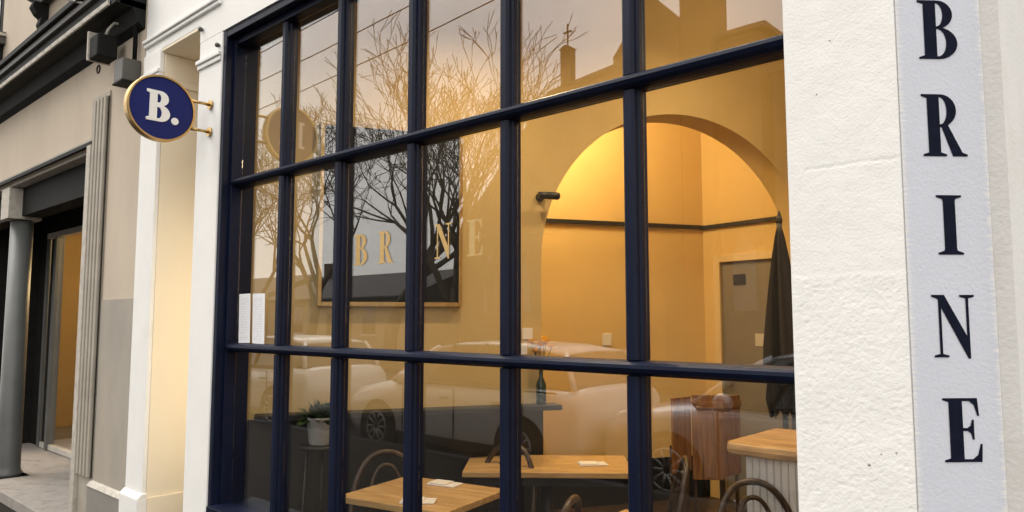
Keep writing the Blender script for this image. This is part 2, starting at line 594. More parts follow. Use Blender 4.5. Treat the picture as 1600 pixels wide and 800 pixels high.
# mouldings on the pilasters
w = MB()
w.box(-5.345, -5.045, -.030, .017, 3.33, 3.36).box(-5.338, -5.048, -.022, .017, 3.295, 3.328)
bpart(w, 'capital', M['white'], .005)
w = MB()
w.box(-4.484, -4.178, -.022, .0, 3.235, 3.262).box(-4.480, -4.178, -.012, .0, 3.205, 3.233)
bpart(w, 'capital', M['white'], .005)
w = MB()
w.box(-5.33, -4.20, -.018, .0, 3.56, 3.585).box(-5.33, -4.20, -.030, .0, 3.587, 3.61)
bpart(w, 'string_course', M['white'], .005)
w = MB(); w.box(-5.335, -5.035, -.045, .017, 0, .50).prism([(-.045, .501), (.017, .501), (.017, .53), (-.014, .53)], 'x', -5.335, -5.037)
bpart(w, 'plinth', M['white'], .004)
w = MB(); w.box(-5.05, -5.036, .018, .9, 0, .50)
bpart(w, 'plinth', M['cream'], .004)
w = MB(); w.box(-4.49, -4.18, -.03, .2, 0, .42)
bpart(w, 'plinth', M['white'], .004)
w = MB()
for (bx, bz) in ((-4.44, 3.462), (-4.205, 3.30)):
    bpart(MB().lathe([(.008, 0), (.014, -.01), (.014, -.022), (.006, -.03)], 12, (bx, .0, bz), 'y'), 'bolt', M['dgrey'])

# --- pier with rough render (real relief), two coats
def pier_sheet(x0, x1, z0, z1, step=.0042):
    nx = int((x1 - x0) / step); nz = int((z1 - z0) / step)
    vs, fs = [], []
    N3 = noise.noise
    for j in range(nz + 1):
        for i in range(nx + 1):
            x = x0 + (x1 - x0) * i / nx
            z = z0 + (z1 - z0) * j / nz
            e = min(i, nx - i, 3) / 3
            edge = 1.773 + .006 * N3(Vector((x * 30, 2, 0)))
            k = max(0.0, min(1.0, (edge - z) / .012))                      # rough coat below
            big = N3(Vector((x * 9, 5, z * 9)))
            d = .0010 * big + .0004 * N3(Vector((x * 34, 8, z * 34)))       # trowelled coat
            pit = N3(Vector((x * 120, 3.1, z * 120)))
            lump = N3(Vector((x * 60, 9.3, z * 60)))
            d += k * (.0010 + .0004 * lump - .0027 * max(0.0, pit - .2) + .0006 * N3(Vector((x * 150, 1, z * 150))))
            # hair crack wandering across the upper coat
            zc = 2.060 + .010 * N3(Vector((x * 14, 4, 0))) + .004 * N3(Vector((x * 60, 4, 0))) - .04 * (-.5 - x) * .4
            t_ = abs(z - zc) / .0042
            if t_ < 1 and N3(Vector((x * 11, 6, 0))) > -.25:
                d -= .0016 * (1 - t_)
            vs.append((x, -d * (.3 + .7 * e) - .0028, z))
    for j in range(nz):
        for i in range(nx):
            a = j * (nx + 1) + i
            fs.append((a, a + 1, a + nx + 2, a + nx + 1))
    return vs, fs
w = MB(); w.prism([(-.785, .001), (-.5, .001), (-.345, .156), (-.345, .5), (-.785, .5)], 'z', 0, 3.384)
bpart(w, 'pier_core', M['white'])
vs, fs = pier_sheet(-.785, -.5, .70, 3.3)
bpart(MB().add(vs, fs, True), 'pier_render', M['pier'])
# small blemishes
for (bx, bz, br) in ((-.604, 1.288, .0042), (-.54, 1.325, .0026), (-.575, 1.318, .002), (-.70, 2.26, .0016), (-.66, 2.40, .0016)):
    bpart(MB().lathe([(br, 0), (br * .9, -.003), (br * .3, -.005)], 10, (bx, -.0015, bz), 'y'), 'blemish', M['conc'])
# --- chamfered corner sign panel: local X runs along the chamfer, face towards local -Y
ch_rot = (0, 0, R(45))
w = MB()
w.box(.0015, .2235, -.003, .01, 0, 3.384)
o = w.build('sign_panel', M['chamfer'], B, .0015)
o.location = Vector((-.5, 0, 0)) + BI
o.rotation_euler = ch_rot
SP = o
for (c, x0, x1, z0, z1) in (('B', .058, .159, 2.311, 2.465), ('R', .057, .170, 2.060, 2.219), ('I', .083, .147, 1.812, 1.961), ('N', .058, .166, 1.559, 1.712), ('E', .073, .168, 1.307, 1.460)):
    letter(c, z1 - z0, x1 - x0, .0012, 'painted_letter', M['ink'], SP, (x0, -.0042, z0), (0, 0, 0))
# side wall, returns to the right
w = MB(); w.box(-.344, -.30, .157, 8, 0, 6)
o = bpart(w, 'side_wall', M['side'])
w = MB(); w.prism([(-.5, 0), (-.344, .157), (-.344, .5), (-.5, .5)], 'z', 3.386, 6)
bpart(w, 'upper_corner', M['white'])

# --- shop window
win = bpart(MB().box(WX0, WX0 + .040, .008, .20, WZ0, WZ1), 'shop_window', M['navy'], .004)   # outer left jamb carries the rest
def wp(mb, name, m, bevel=.003):
    return mb.build(name, m, win, bevel)
GX0, GX1 = WX0 + .062, -.807
wp(MB().box(WX0 + .0405, GX0, .055, .20, WZ0, WZ1 - .05), 'jamb', M['navy'])
wp(MB().box(GX1 + .001, -.786, .05, .20, WZ0, WZ1), 'jamb', M['navy'])
wp(MB().box(WX0 + .0405, GX1, .010, .20, WZ1 - .045, WZ1), 'head', M['navy'])
wp(MB().box(GX0 + .0005, GX1, .06, .198, WZ1 - .085, WZ1 - .046), 'head_bead', M['navy'])
wp(MB().box(GX0 + .0005, GX1, -.03, .20, WZ0, WZ0 + .05), 'sill', M['navy'])
T_UP, T_LO = 2.458, 1.492
for zc in (T_UP, T_LO):
    prof = [(.145, zc - .024), (.088, zc - .025), (.068, zc - .022), (.054, zc - .012), (.047, zc + .001), (.049, zc + .012), (.062, zc + .020), (.088, zc + .024), (.145, zc + .024)]
    wp(MB().prism(prof, 'x', GX0 + .0005, GX1), 'transom', M['navy'], .0)
MX = [-3.590, -3.060, -2.502, -1.932, -1.354]
ROWS = [(WZ0 + .052, T_LO - .026), (T_LO + .025, T_UP - .026), (T_UP + .025, WZ1 - .086)]
for mx in MX:
    for (z0, z1) in ROWS:
        prof = [(mx - .031, .142), (mx - .031, .100), (mx - .024, .094), (mx - .024, .080), (mx - .014, .070), (mx + .014, .070), (mx + .024, .080), (mx + .024, .094), (mx + .031, .100), (mx + .031, .142)]
        wp(MB().prism(prof, 'z', z0, z1), 'mullion', M['navy'], .0015)
edges = [GX0] + MX + [GX1]
for k in range(6):
    a = edges[k] + (.0005 if k == 0 else .032)
    b = edges[k + 1] - (.0 if k == 5 else .032)
    for (z0, z1) in ROWS:
        wp(MB().box(a, b, .118, .122, z0, z1), 'pane', M['glass'], 0)
# gold lettering on the glass
for (c, x0, x1) in (('B', -2.967, -2.862), ('R', -2.778, -2.664), ('I', -2.556, -2.488), ('N', -2.382, -2.274), ('E', -2.180, -2.088)):
    letter(c, .150, x1 - x0, .0006, 'gold_letter', M['gold'], win, (x0, .1172, 1.913), (0, 0, 0))

# --- interior shell
WA = R(60.3)
P0 = Vector((-4.15, .2, 0))
wd = Vector((math.cos(WA), math.sin(WA), 0))
wn = Vector((-math.sin(WA), math.cos(WA), 0))
MW = Matrix.Translation(P0) @ Matrix.Rotation(WA, 4, 'Z')         # local x along wall, y = behind wall
FZ = .02                                                          # floor level
w = MB()
out = [(-.12, FZ), (1.88, FZ), (1.88, 2.05)] + [(3.0 - 1.12 * math.cos(R(t)), 2.05 + 1.12 * math.sin(R(t))) for t in range(4, 180, 4)] + [(4.12, 2.05), (4.12, FZ), (5.3, FZ), (5.3, 4.25), (-.12, 4.25)]
w.prism(out, 'y', 0, .25, MW)
aw = bpart(w, 'arch_wall', M['inwall'])
me = aw.data
bm = bmesh.new(); bm.from_mesh(me); bmesh.ops.triangulate(bm, faces=[f for f in bm.faces if len(f.verts) > 4]); bm.to_mesh(me); bm.free()
w = MB(); w.box(.02, 1.88, -.03, -.001, FZ + .0, 1.06, MW)
bpart(w, 'wainscot', M['black'])
w = MB(); w.box(.06, 1.97, -.15, -.001, 1.062, 1.095, MW)
bpart(w, 'wainscot_shelf', M['black'], .004)
for (a, z) in ((1.74, 1.52), (1.70, 1.42)):
    bpart(MB().box(a, a + .075, -.009, -.001, z, z + .075, MW), 'switch_plate', M['napkin'], .002)
bpart(MB().box(2.98, 3.07, 1.390, 1.3995, 1.42, 1.53, MW), 'switch_plate', M['napkin'], .002)
# back room
w = MB(); w.box(.8, 4.05, 1.40, 1.5, FZ, 3.9, MW)
bpart(w, 'back_wall', M['backwall'])
w = MB(); w.box(.7, .8, .252, 1.5, FZ, 3.9, MW)
bpart(w, 'back_side_wall', M['backwall'])
w = MB(); w.box(.7, 5.4, .252, 1.6, 3.9, 4.0, MW)
bpart(w, 'back_ceiling', M['ceil'])
w = MB(); w.box(.8, 4.05, 1.375, 1.399, FZ, .40, MW)
bpart(w, 'skirting', M['ndark'])
w = MB(); w.box(.8, 4.045, 1.365, 1.399, 2.515, 2.55, MW)
bpart(w, 'picture_rail', M['black'])
CN = P0 + wd * 4.05 + wn * 1.4
BA = math.atan2(-.213, .977)
MBK = Matrix.Translation(CN) @ Matrix.Rotation(BA, 4, 'Z')
w = MB(); w.box(-.1, .20, 0.001, .1, FZ, 3.9, MBK); w.box(1.05, 1.6, .001, .1, FZ, 3.9, MBK); w.box(.2, 1.05, .001, .1, 2.2, 3.9, MBK)
bpart(w, 'door_wall', M['backwall'])
w = MB(); w.box(.0, 1.25, -.034, .0, 2.51, 2.545, MBK)
bpart(w, 'picture_rail', M['black'])
w = MB(); w.box(.13, .2, -.02, .06, FZ, 2.25, MBK); w.box(1.05, 1.12, -.02, .06, FZ, 2.25, MBK); w.box(.2, 1.05, -.02, .06, 2.185, 2.25, MBK)
bpart(w, 'door_frame', M['trimcream'], .004)
dr = bpart(MB().box(.203, 1.047, .02, .06, FZ + .01, 2.182, MBK), 'back_door', M['greydoor'])
bpart(MB().box(.33, .46, .012, .019, 1.97, 2.065, MBK), 'sign_plate', M['black'], parent=dr)
bpart(MB().box(.55, .95, .012, .019, 1.42, 1.53, MBK), 'notice', M['pale'], parent=dr)
w = MB(); w.lathe([(.011, 0), (.011, -.05), (.024, -.055), (.024, -.075)], 12, (.28, .02, 1.12), 'y', M=MBK)
bpart(w, 'handle', M['metal'], parent=dr)
# right part and the rest of the shell
w = MB(); w.box(-.46, -.36, .5, 5.2, FZ, 4.25)
bpart(w, 'right_room_wall', M['inwall'])
w = MB(); w.box(-2.2, -.36, 4.75, 4.85, FZ, 4.25)
bpart(w, 'far_room_wall', M['inwall'])
w = MB(); w.prism([(-4.17, .28), (-.36, .28), (-.36, 5.0), (-1.4, 5.0)], 'z', 4.25, 4.35)
bpart(w, 'ceiling', M['ceil'])
w = MB(); w.prism([(-5.9, .31), (-.36, .31), (-.36, 6.2), (-5.9, 6.2)], 'z', -.1, FZ)
bpart(w, 'floor', M['floorwood'])
bpart(MB().box(WX0, -.79, .201, .30, WZ0 - .04, WZ0 - .001), 'window_ledge', M['oak'], .003)

# ================================================================== INTERIOR THINGS
def wpt(s, off, z):
    return P0 + wd * s + wn * off + Vector((0, 0, z))
# framed black panel
t = thing('wall_panel', 'large black wall panel with thin gold frame behind the gold window letters', 'panel', wpt(.86, -.002, 1.735), WA)
MB().box(-.43, .43, -.03, -.001, .03, 1.13).build('panel', M['blackpanel'], t)
for args in ((-.455, -.432, -.042, -.001, .0, 1.16), (.432, .455, -.042, -.001, .0, 1.16), (-.431, .431, -.042, -.001, .0, .027), (-.431, .431, -.042, -.001, 1.133, 1.16)):
    MB().box(*args).build('frame_bar', M['brass'], t, .002)
# little black spotlight at the arch edge
t = thing('wall_spotlight', 'small black spotlight on the mustard wall by the arch', 'spotlight', wpt(1.87, -.0, 2.49), WA)
MB().lathe([(.03, 0), (.03, -.02)], 14, (0, 0, 0), 'y').build('wall_plate', M['black'], t)
MB().tube([(0, -.02, 0), (0, -.07, 0)], .008).build('stem', M['black'], t)
MB().lathe([(.022, -.06), (.026, .02), (.026, .08), (.02, .09)], 16, (0.02, -.09, 0), 'x').build('lamp_head', M['black'], t)

# tables
def make_table(label, loc, rz, sx, sy):
    t = thing('dining_table', label, 'table', loc, rz, 'oak dining tables')
    n = max(3, int(round(sy / .13)))
    for i in range(n):
        y0 = -sy / 2 + sy * i / n
        MB().box(-sx / 2, sx / 2, y0 + .0008, y0 + sy / n - .0008, .718, .75 - random.uniform(0, .0008)).build('plank', M['oak'], t, .003)
    MB().box(-sx / 2 + .06, sx / 2 - .06, -sy / 2 + .06, sy / 2 - .06, .66, .717).build('apron', M['black'], t)
    MB().tube([(0, 0, .66), (0, 0, .03)], .035, 12).build('pedestal', M['black'], t)
    MB().lathe([(.24, 0), (.24, .012), (.06, .035), (.04, .05)], 24).build('base', M['black'], t)
    return t
make_table('oak dining table right behind the window, chair tucked on its far side', (-2.93, .55, FZ - .0), R(12), .66, .56)
make_table('oak dining table further in, along the wall under the arch', (-2.95, 1.57, FZ), R(40), 1.0, .56)
make_table('oak dining table beside the white counter, at the right of the window', (-1.66, .74, FZ), R(5), .60, .50)

# bentwood chairs
def hoop(w2, z0, z1, y0, y1, n=22, p=2.3):
    pts = []
    for i in range(n + 1):
        a = math.pi * i / n
        c, s_ = math.cos(a), math.sin(a)
        x = w2 * (abs(c) ** (2 / p)) * (1 if c > 0 else -1)
        k = abs(s_) ** (2 / p)
        pts.append((x, y0 + (y1 - y0) * k, z0 + (z1 - z0) * k))
    return pts
def make_chair():
    t = thing('bentwood_chair', '', 'chair', group='bentwood chairs')
    MB().lathe([(.17, .44), (.20, .447), (.205, .46), (.198, .472), (.15, .468), (.05, .466)], 28).build('seat', M['bent'], t)
    o = MB().tube(hoop(.205, .47, .87, .15, .25), .0165, 8)
    o.build('back_hoop', M['bent'], t)
    MB().tube(hoop(.105, .47, .80, .165, .235), .0115, 8).build('inner_hoop', M['bent'], t)
    for sx in (-1, 1):
        MB().tube([(sx * .15, -.13, .45), (sx * .165, -.155, .22), (sx * .18, -.18, 0)], [.016, .014, .010]).build('leg', M['bent'], t)
        MB().tube([(sx * .205, .15, .47), (sx * .195, .17, .3), (sx * .20, .24, 0)], [.0135, .014, .011]).build('leg', M['bent'], t)
    MB().tube([(.155 * math.cos(a), .155 * math.sin(a), .25) for a in [2 * math.pi * i / 24 for i in range(24)]], .008, 6, closed=True).build('stretcher_ring', M['bent'], t)
    return t
CH = make_chair()
spots = [
 ('dark bentwood chair behind the table nearest the window, double hoop showing', (-3.24, .60, FZ), R(62)),
 ('dark bentwood chair between the two oak tables, below the black panel', (-3.05, 1.15, FZ), R(10)),
 ('dark bentwood chair close to the glass, only its hoop top showing below the oak table', (-2.20, .46, FZ - .0), R(-70)),
 ('dark bentwood chair at the right end of the farther oak table', (-2.27, 1.55, FZ), R(-55)),
 ('dark bentwood chair in front of the white counter, hoop nearest the pier', (-1.37, 1.22, FZ), R(48)),
 ('dark bentwood chair low at the foot of the fifth mullion', (-1.68, .66, FZ), R(-150)),
]
for i, (lab, loc, rz) in enumerate(spots):
    c = CH if i == 0 else copy_tree(CH)
    c.location = loc
    c.rotation_euler = (0, 0, rz)
    c['label'] = lab

# counter with live-edge top and beadboard front
t = thing('service_counter', 'white boarded service counter with thick live-edge timber top beside the pier', 'counter', (-1.05, 1.72, FZ))
CX0, CX1, CY0, CY1, CZ = -.58, .55, -.22, .35, .965
MB().box(CX0 + .012, CX1, CY0 + .012, CY1, 0, CZ).build('carcass', M['beadboard'], t)
nb = 32
bw = (CX1 - CX0) / nb
bmesh_board = None
for i in range(nb):
    if bmesh_board is None:
        o = MB().prism([(.0005, 0), (.004, -.007), (bw - .004, -.007), (bw - .0005, 0), (bw - .0005, .011), (.0005, .011)], 'z', 0, CZ - .001).build('board', M['beadboard'], t)
        bmesh_board = o
    else:
        o = bmesh_board.copy(); COL.objects.link(o); o.parent = t
    o.location = (CX0 + i * bw, CY0, 0)
for i in range(14):
    o = bmesh_board.copy(); COL.objects.link(o); o.parent = t
    o.rotation_euler = (0, 0, R(-90)); o.location = (CX0 + .001, CY0 + .012 + (i + 1) * bw, 0)
vs, fs = [], []
N = 60
for i in range(N + 1):
    x = CX0 - .09 + (CX1 - CX0 + .09) * i / N
    e = CY0 - .045 + .014 * noise.noise(Vector((x * 7, 1, 0))) + .006 * noise.noise(Vector((x * 23, 4, 0)))
    z1 = CZ + .062 + .002 * noise.noise(Vector((x * 9, 7, 0)))
    low = .010 * noise.noise(Vector((x * 8, 12, 0)))
    if i == 0:
        e += .03
    vs += [(x, CY1 + .02, CZ + .001), (x, e + .024, CZ + .001), (x, e + .006, CZ + .012 + low), (x, e, CZ + .032), (x, e + .006, CZ + .054), (x, e + .016, z1), (x, CY1 + .02, z1)]
for i in range(N):
    for j in range(7):
        a, b = i * 7 + j, i * 7 + (j + 1) % 7
        fs.append((a, b, b + 7, a + 7))
fs += [tuple(range(7)), tuple(N * 7 + j for j in range(6, -1, -1))]
MB().add(vs, fs).build('timber_top', M['oakedge'], t)
# back shelf with bottles behind the counter
t = thing('back_shelf', 'dark steel shelf unit standing behind the timber counter top', 'shelf', (-1.66, 3.1, FZ), R(-12))
for x in (-.33, .33):
    for y in (-.1, .1):
        MB().box(x - .012, x + .012, y - .012, y + .012, 0, 1.32).build('post', M['dgrey'], t)
for z in (.35, .72, 1.06, 1.30):
    MB().box(-.345, .345, -.115, .115, z, z + .02).build('shelf_board', M['dgrey'] if z < 1.2 else M['brownwood'], t)
k = 0
for i, (x, z, h, r_, mm, cn) in enumerate(((-.2, 1.08, .17, .032, 'bottle', 'dark green'), (-.07, 1.08, .15, .036, 'dgrey', 'grey'), (.08, 1.08, .19, .030, 'pale', 'pale'), (.2, 1.08, .16, .035, 'brownwood', 'brown'))):
    b = thing('bottle', '%s bottle on the steel shelf behind the counter' % cn, 'bottle', Vector((-1.66, 3.1, FZ + z)) + Matrix.Rotation(R(-12), 3, 'Z') @ Vector((x, 0, .0005)), 0, 'bottles on the shelf')
    MB().lathe([(r_ * .95, 0), (r_, .01), (r_, h * .6), (r_ * .4, h * .75), (r_ * .36, h * .95)], 14).build('body', M[mm], b)
    MB().lathe([(r_ * .42, h * .951), (r_ * .42, h * 1.02)], 12).build('cap', M['black'], b)

# closed umbrella
t = thing('closed_umbrella', 'tall closed black market umbrella standing by the arch and grey door', 'umbrella', (-2.075, 3.09, FZ))
MB().lathe([(.22, 0), (.22, .03), (.20, .05), (.05, .06), (.04, .14)], 24).build('base', M['dgrey'], t)
MB().tube([(0, 0, .1), (0, 0, 2.36)], .019, 10).build('pole', M['dgrey'], t)
vs, fs = [], []
lv = [(2.30, .012), (2.22, .028), (2.05, .052), (1.75, .085), (1.45, .112), (1.28, .118), (1.2, .096), (1.08, .105), (.98, .085)]
K = 48
for (z, r_) in lv:
    for j in range(K):
        q = 2 * math.pi * j / K
        rr = r_ * (1 + .20 * math.cos(8 * q + z * 2.0) + .06 * noise.noise(Vector((math.cos(q) * 2, math.sin(q) * 2, z * 3))))
        vs.append((rr * math.cos(q), rr * math.sin(q), z + (.03 * math.cos(8 * q) if z < 1.0 else 0)))
for i in range(len(lv) - 1):
    for j in range(K):
        j2 = (j + 1) % K
        fs.append((i * K + j, i * K + j2, (i + 1) * K + j2, (i + 1) * K + j))
MB().add(vs, fs, True).build('canopy', M['cloth'], t)
MB().lathe([(.02, 2.31), (.024, 2.33), (.014, 2.37), (.006, 2.40)], 12).build('finial', M['black'], t)
MB().lathe([(.098, 1.185), (.100, 1.19), (.100, 1.215), (.098, 1.22)], 24).build('tie_strap', M['black'], t)

# brown folding screen
t = thing('folding_screen', 'brown timber three-leaf screen standing under the arch left of the counter', 'screen', wpt(2.93, .10, FZ), WA)
for i, (x, y, a, z0) in enumerate(((0, 0, 24, .52), (.215, .095, -24, .45), (.43, 0, 24, .47))):
    Mx = Matrix.Translation((x, y - .0, 0)) @ Matrix.Rotation(R(a), 4, 'Z')
    for k in range(3):
        MB().box(.004 + k * .076, .004 + k * .076 + .073, 0, .018, z0, 1.06 + .01 * (i == 1), Mx).build('board', M['brownwood'], t, .002)
    MB().box(.004, .23, -.010, -.001, .97, 1.02, Mx).build('rail', M['brownwood'], t, .002)
    for lx in (.012, .20):
        MB().box(lx, lx + .022, .019, .04, 0, z0 + .2, Mx).build('leg', M['bent'], t)

# flowers in bottle on the wainscot shelf
t = thing('flower_vase', 'green bottle vase of small orange flowers on the wainscot shelf', 'vase', wpt(1.845, -.085, 1.0955), WA)
MB().lathe([(.03, 0), (.034, .01), (.034, .13), (.014, .18), (.013, .23), (.016, .235)], 16).build('vase', M['bottle'], t)
random.seed(3)
for k in range(7):
    a, rr, h = random.uniform(0, 6.28), random.uniform(.02, .085), random.uniform(.34, .43)
    tip = Vector((rr * math.cos(a), .6 * rr * math.sin(a), h))
    MB().tube([(0, 0, .2), tip * .6 + Vector((0, 0, .08)), tip], .0025, 5).build('stem', M['leaf'], t)
    fl = MB()
    for j in range(9):
        q = 2 * math.pi * j / 9 + a
        d = Vector((math.cos(q), math.sin(q), .25))
        s_ = Vector((-math.sin(q), math.cos(q), 0))
        fl.add([tip, tip + d * .022 + s_ * .012, tip + d * .046, tip + d * .022 - s_ * .012], [(0, 1, 2, 3)])
        d2 = Vector((math.cos(q + .3), math.sin(q + .3), 1.3)) * .7
        fl.add([tip, tip + d2 * .02 + s_ * .01, tip + d2 * .036, tip + d2 * .02 - s_ * .01], [(0, 1, 2, 3)])
    fl.build('blossom', M['petal'], t)

# plant on a stand near the glass
st = thing('plant_stand', 'slim dark stand carrying a grey plant pot at the left of the window', 'stand', (-3.80, .50, FZ))
MB().lathe([(.12, .88), (.12, .90)], 24).build('top', M['black'], st)
for k in range(3):
    a = R(120 * k + 20)
    MB().tube([(.08 * math.cos(a), .08 * math.sin(a), .88), (.13 * math.cos(a), .13 * math.sin(a), 0)], .009, 8).build('leg', M['black'], st)
t = thing('potted_plant', 'small leafy green plant in grey pot on the slim stand', 'plant', (-3.80, .50, FZ + .9005))
MB().lathe([(.06, 0), (.066, .01), (.085, .15), (.088, .16), (.078, .16), (.074, .12)], 22).build('pot', M['pot'], t)
lf = MB()
random.seed(5)
for k in range(170):
    a, el = random.uniform(0, 6.28), random.uniform(.1, 1.3)
    L_ = random.uniform(.08, .18)
    d = Vector((math.cos(a) * math.cos(el), math.sin(a) * math.cos(el), math.sin(el)))
    b = Vector((0, 0, .13)) + Vector((random.uniform(-.04, .04), random.uniform(-.04, .04), 0))
    s_ = d.cross(Vector((0, 0, 1))).normalized() * .016
    tip = b + d * L_ - Vector((0, 0, .02))
    lf.add([b + d * L_ * .4, b + d * L_ * .7 + s_, tip, b + d * L_ * .7 - s_], [(0, 1, 2, 3)])
lf.build('foliage', M['leaf'], t)

# napkins
def napkin(label, loc, rz):
    n = MB().box(-.085, .085, -.05, .05, 0, .008).box(-.08, .03, -.045, .045, .0085, .014)
    o = n.build('folded_napkin', M['napkin'], None, .003, loc)
    o.rotation_euler = (0, 0, rz)
    tag(o, label, 'napkin', 'folded napkins')
napkin('white folded napkin at the back edge of the table nearest the window', (-2.98, .74, FZ + .7505), R(15))
napkin('white folded napkin at the front corner of the table nearest the window', (-2.80, .40, FZ + .7505), R(40))
napkin('white folded napkin lying on the farther oak table by the arch', (-2.72, 1.72, FZ + .7505), R(50))

# menu sheets leaning on the lower transom, against the glass
def sheet(label, x0, x1, z0, z1, curl, yb):
    vs, fs = [], []
    nx, nz = 8, 10
    for j in range(nz + 1):
        for i in range(nx + 1):
            u, v = i / nx, j / nz
            yy = yb - .010 * curl * (u - .5) ** 2 * 4 - .004 * v
            vs.append((x0 + (x1 - x0) * u, yy, z0 + (z1 - z0) * v + .003 * curl * u))
    n1 = len(vs)
    vs += [(x, y + .0004, z) for (x, y, z) in vs]
    for j in range(nz):
        for i in range(nx):
            a = j * (nx + 1) + i
            fs.append((a, a + 1, a + nx + 2, a + nx + 1))
            fs.append((n1 + a + nx + 1, n1 + a + nx + 2, n1 + a + 1, n1 + a))
    o = MB().add(vs, fs, True).build('menu_sheet', M['paper'])
    tag(o, label, 'menu', 'menu sheets in the window')
sheet('left of two white printed menu sheets in the leftmost window pane', -4.055, -3.925, 1.5185, 1.80, .6, .108)
sheet('right of two white printed menu sheets in the leftmost window pane', -3.920, -3.785, 1.5185, 1.80, -.5, .108)

# lamps of the restaurant (fixtures on the ceilings; their light is the warm glow inside)
def ceiling_lamp(label, loc, power, rad=.16):
    t = thing('ceiling_lamp', label, 'lamp', loc, 0, 'round ceiling lamps')
    MB().lathe([(.05, 0), (.05, -.02), (rad, -.035), (rad, -.055), (rad - .01, -.056), (rad - .01, -.042)], 28).build('shade', M['lampwhite'], t)
    MB().lathe([(rad - .015, -.058), (rad - .03, -.075), (rad * .5, -.088), (.01, -.092)], 28).build('diffuser', M['warmglow'], t)
    ld = bpy.data.lights.new('lamp_light', 'POINT')
    ld.energy = power
    ld.color = (1.0, .80, .42)
    ld.shadow_soft_size = .14
    lo = bpy.data.objects.new('lamp_light', ld)
    COL.objects.link(lo)
    lo.parent = t
    lo.location = (0, 0, -.30)
ceiling_lamp('warm ceiling lamp of the back room, lighting the yellow wall under the arch', wpt(2.30, .62, 3.8995), 56)
ceiling_lamp('warm ceiling lamp high over the dining room', (-1.6, 2.5, 4.2495), 8)
def pendant(label, x, y, zb, power):
    t = thing('pendant_lamp', label, 'lamp', (x, y, zb), 0, 'pendant lamps of the dining room')
    MB().lathe([(.20, 0), (.19, .06), (.13, .14), (.05, .19), (.02, .21), (.015, .205), (.045, .183), (.125, .134), (.185, .058), (.195, 0), (.20, 0)], 28, caps=False).build('shade', M['black'], t)
    MB().tube([(0, 0, .20), (0, 0, 4.2495 - zb)], .006, 6).build('cord', M['black'], t)
    MB().lathe([(.012, .15), (.035, .11), (.045, .075), (.035, .04), (.01, .03)], 18).build('bulb', M['warmglow'], t)
    ld = bpy.data.lights.new('lamp_light', 'SPOT')
    ld.energy = power
    ld.color = (1.0, .76, .44)
    ld.spot_size = R(170)
    ld.spot_blend = 1.0
    ld.shadow_soft_size = .06
    lo = bpy.data.objects.new('lamp_light', ld)
    COL.objects.link(lo)
    lo.parent = t
    lo.location = (0, 0, .015)
pendant('black pendant lamp over the oak table nearest the window', -2.75, .95, 3.70, 68)
pendant('black pendant lamp over the farther oak table', -2.0, 2.15, 3.84, 56)
pendant('black pendant lamp over the service counter', -.95, 1.75, 3.30, 40)
# wall lamp inside the entrance doorway
t = thing('doorway_lamp', 'slim warm strip light inside the cream entrance doorway', 'lamp', (-4.476, .45, 1.55))
MB().box(-.012, 0, -.04, .04, -.88, .78).build('wall_plate', M['brass'], t, .003)
MB().box(-.045, -.013, -.03, .03, -.85, .75).build('light_strip', M['stripglow'], t, .006)

# ================================================================== HANGING SIGN
t = thing('hanging_sign', 'round navy blade sign with white letter B and brass rim', 'sign', (-4.285, -.30, 2.862))
MB().lathe([(.178, -.024), (.178, .020)], 56, axis='x').build('disc', M['signblue'], t)
MB().lathe([(.179, -.026), (.190, -.026), (.192, -.02), (.192, .022), (.190, .027), (.180, .027), (.1785, .015), (.1785, -.020), (.179, -.026)], 56, axis='x', caps=False, smooth=False).build('rim', M['brass'], t)
letter('bold', .178, .132, .006, 'letter', M['signwhite'], t, (.023, -.086, -.082), (0, 0, R(90)))
MB().lathe([(.021, .0205), (.021, .0265)], 20, (0, .075, -.064), 'x').build('full_stop', M['signwhite'], t)
for zz in (.088, -.080):
    MB().tube([(-.004, .165, zz), (-.004, .298, zz)], .0095, 12).build('arm', M['brass'], t)
    MB().lathe([(.028, .286), (.028, .2985)], 20, (-.004, 0, zz), 'y').build('flange', M['brass'], t)

# ================================================================== NEIGHBOUR BUILDING
NB = thing('neighbour_building', 'beige rendered neighbouring shop building with dark recessed doorway', 'building', (-8, 0, 0))
NI = Vector((8, 0, 0))
def npart(mb, name, m, bevel=0.0, parent=None):
    o = mb.build(name, m, parent or NB, bevel)
    if parent is None:
        o.location = NI
    return o
OX0, OX1, OZ = -10.9, -6.33, 3.02
w = MB()
w.box(-16, -5.345, 0, .3, OZ, 7.5)
w.box(OX1, -5.345, 0, .3, 0, OZ)
w.box(-16, OX0, 0, .3, 0, OZ)
npart(w, 'front_wall', M['nbeige'])
npart(MB().box(-5.955, -5.346, -.006, 0, .47, 1.80), 'dado', M['ngrey'], .001)
npart(MB().box(-5.97, -5.346, -.035, 0, 0, .45), 'plinth', M['nplinth'], .004)
npart(MB().prism([(-.04, .451), (0, .451), (0, .49), (-.02, .478)], 'x', -5.97, -5.346), 'plinth_cap', M['nstrip'])
# fluted pilaster at the door
npart(MB().box(OX1 + .001, -5.958, -.012, .0, .05, 3.40), 'pilaster', M['ngroove'], .002)
fl = None
for k in range(4):
    x = OX1 + .10 + k * .070
    if fl is None:
        fl = npart(MB().box(0, .042, -.035, -.0125, .50, 3.36), 'fillet', M['ngroove'], .006)
        o = fl
    else:
        o = fl.copy(); COL.objects.link(o); o.parent = NB
    o.location = NI + Vector((x, 0, 0))
for k in range(5):
    x = OX1 + .088 + k * .070
    npart(MB().box(x - .012, x + .010, -.0135, -.0122, .50, 3.36), 'groove', M['nblack'])
npart(MB().box(OX1, OX1 + .085, -.040, .30, .05, 3.02), 'door_jamb', M['nstrip'], .004)
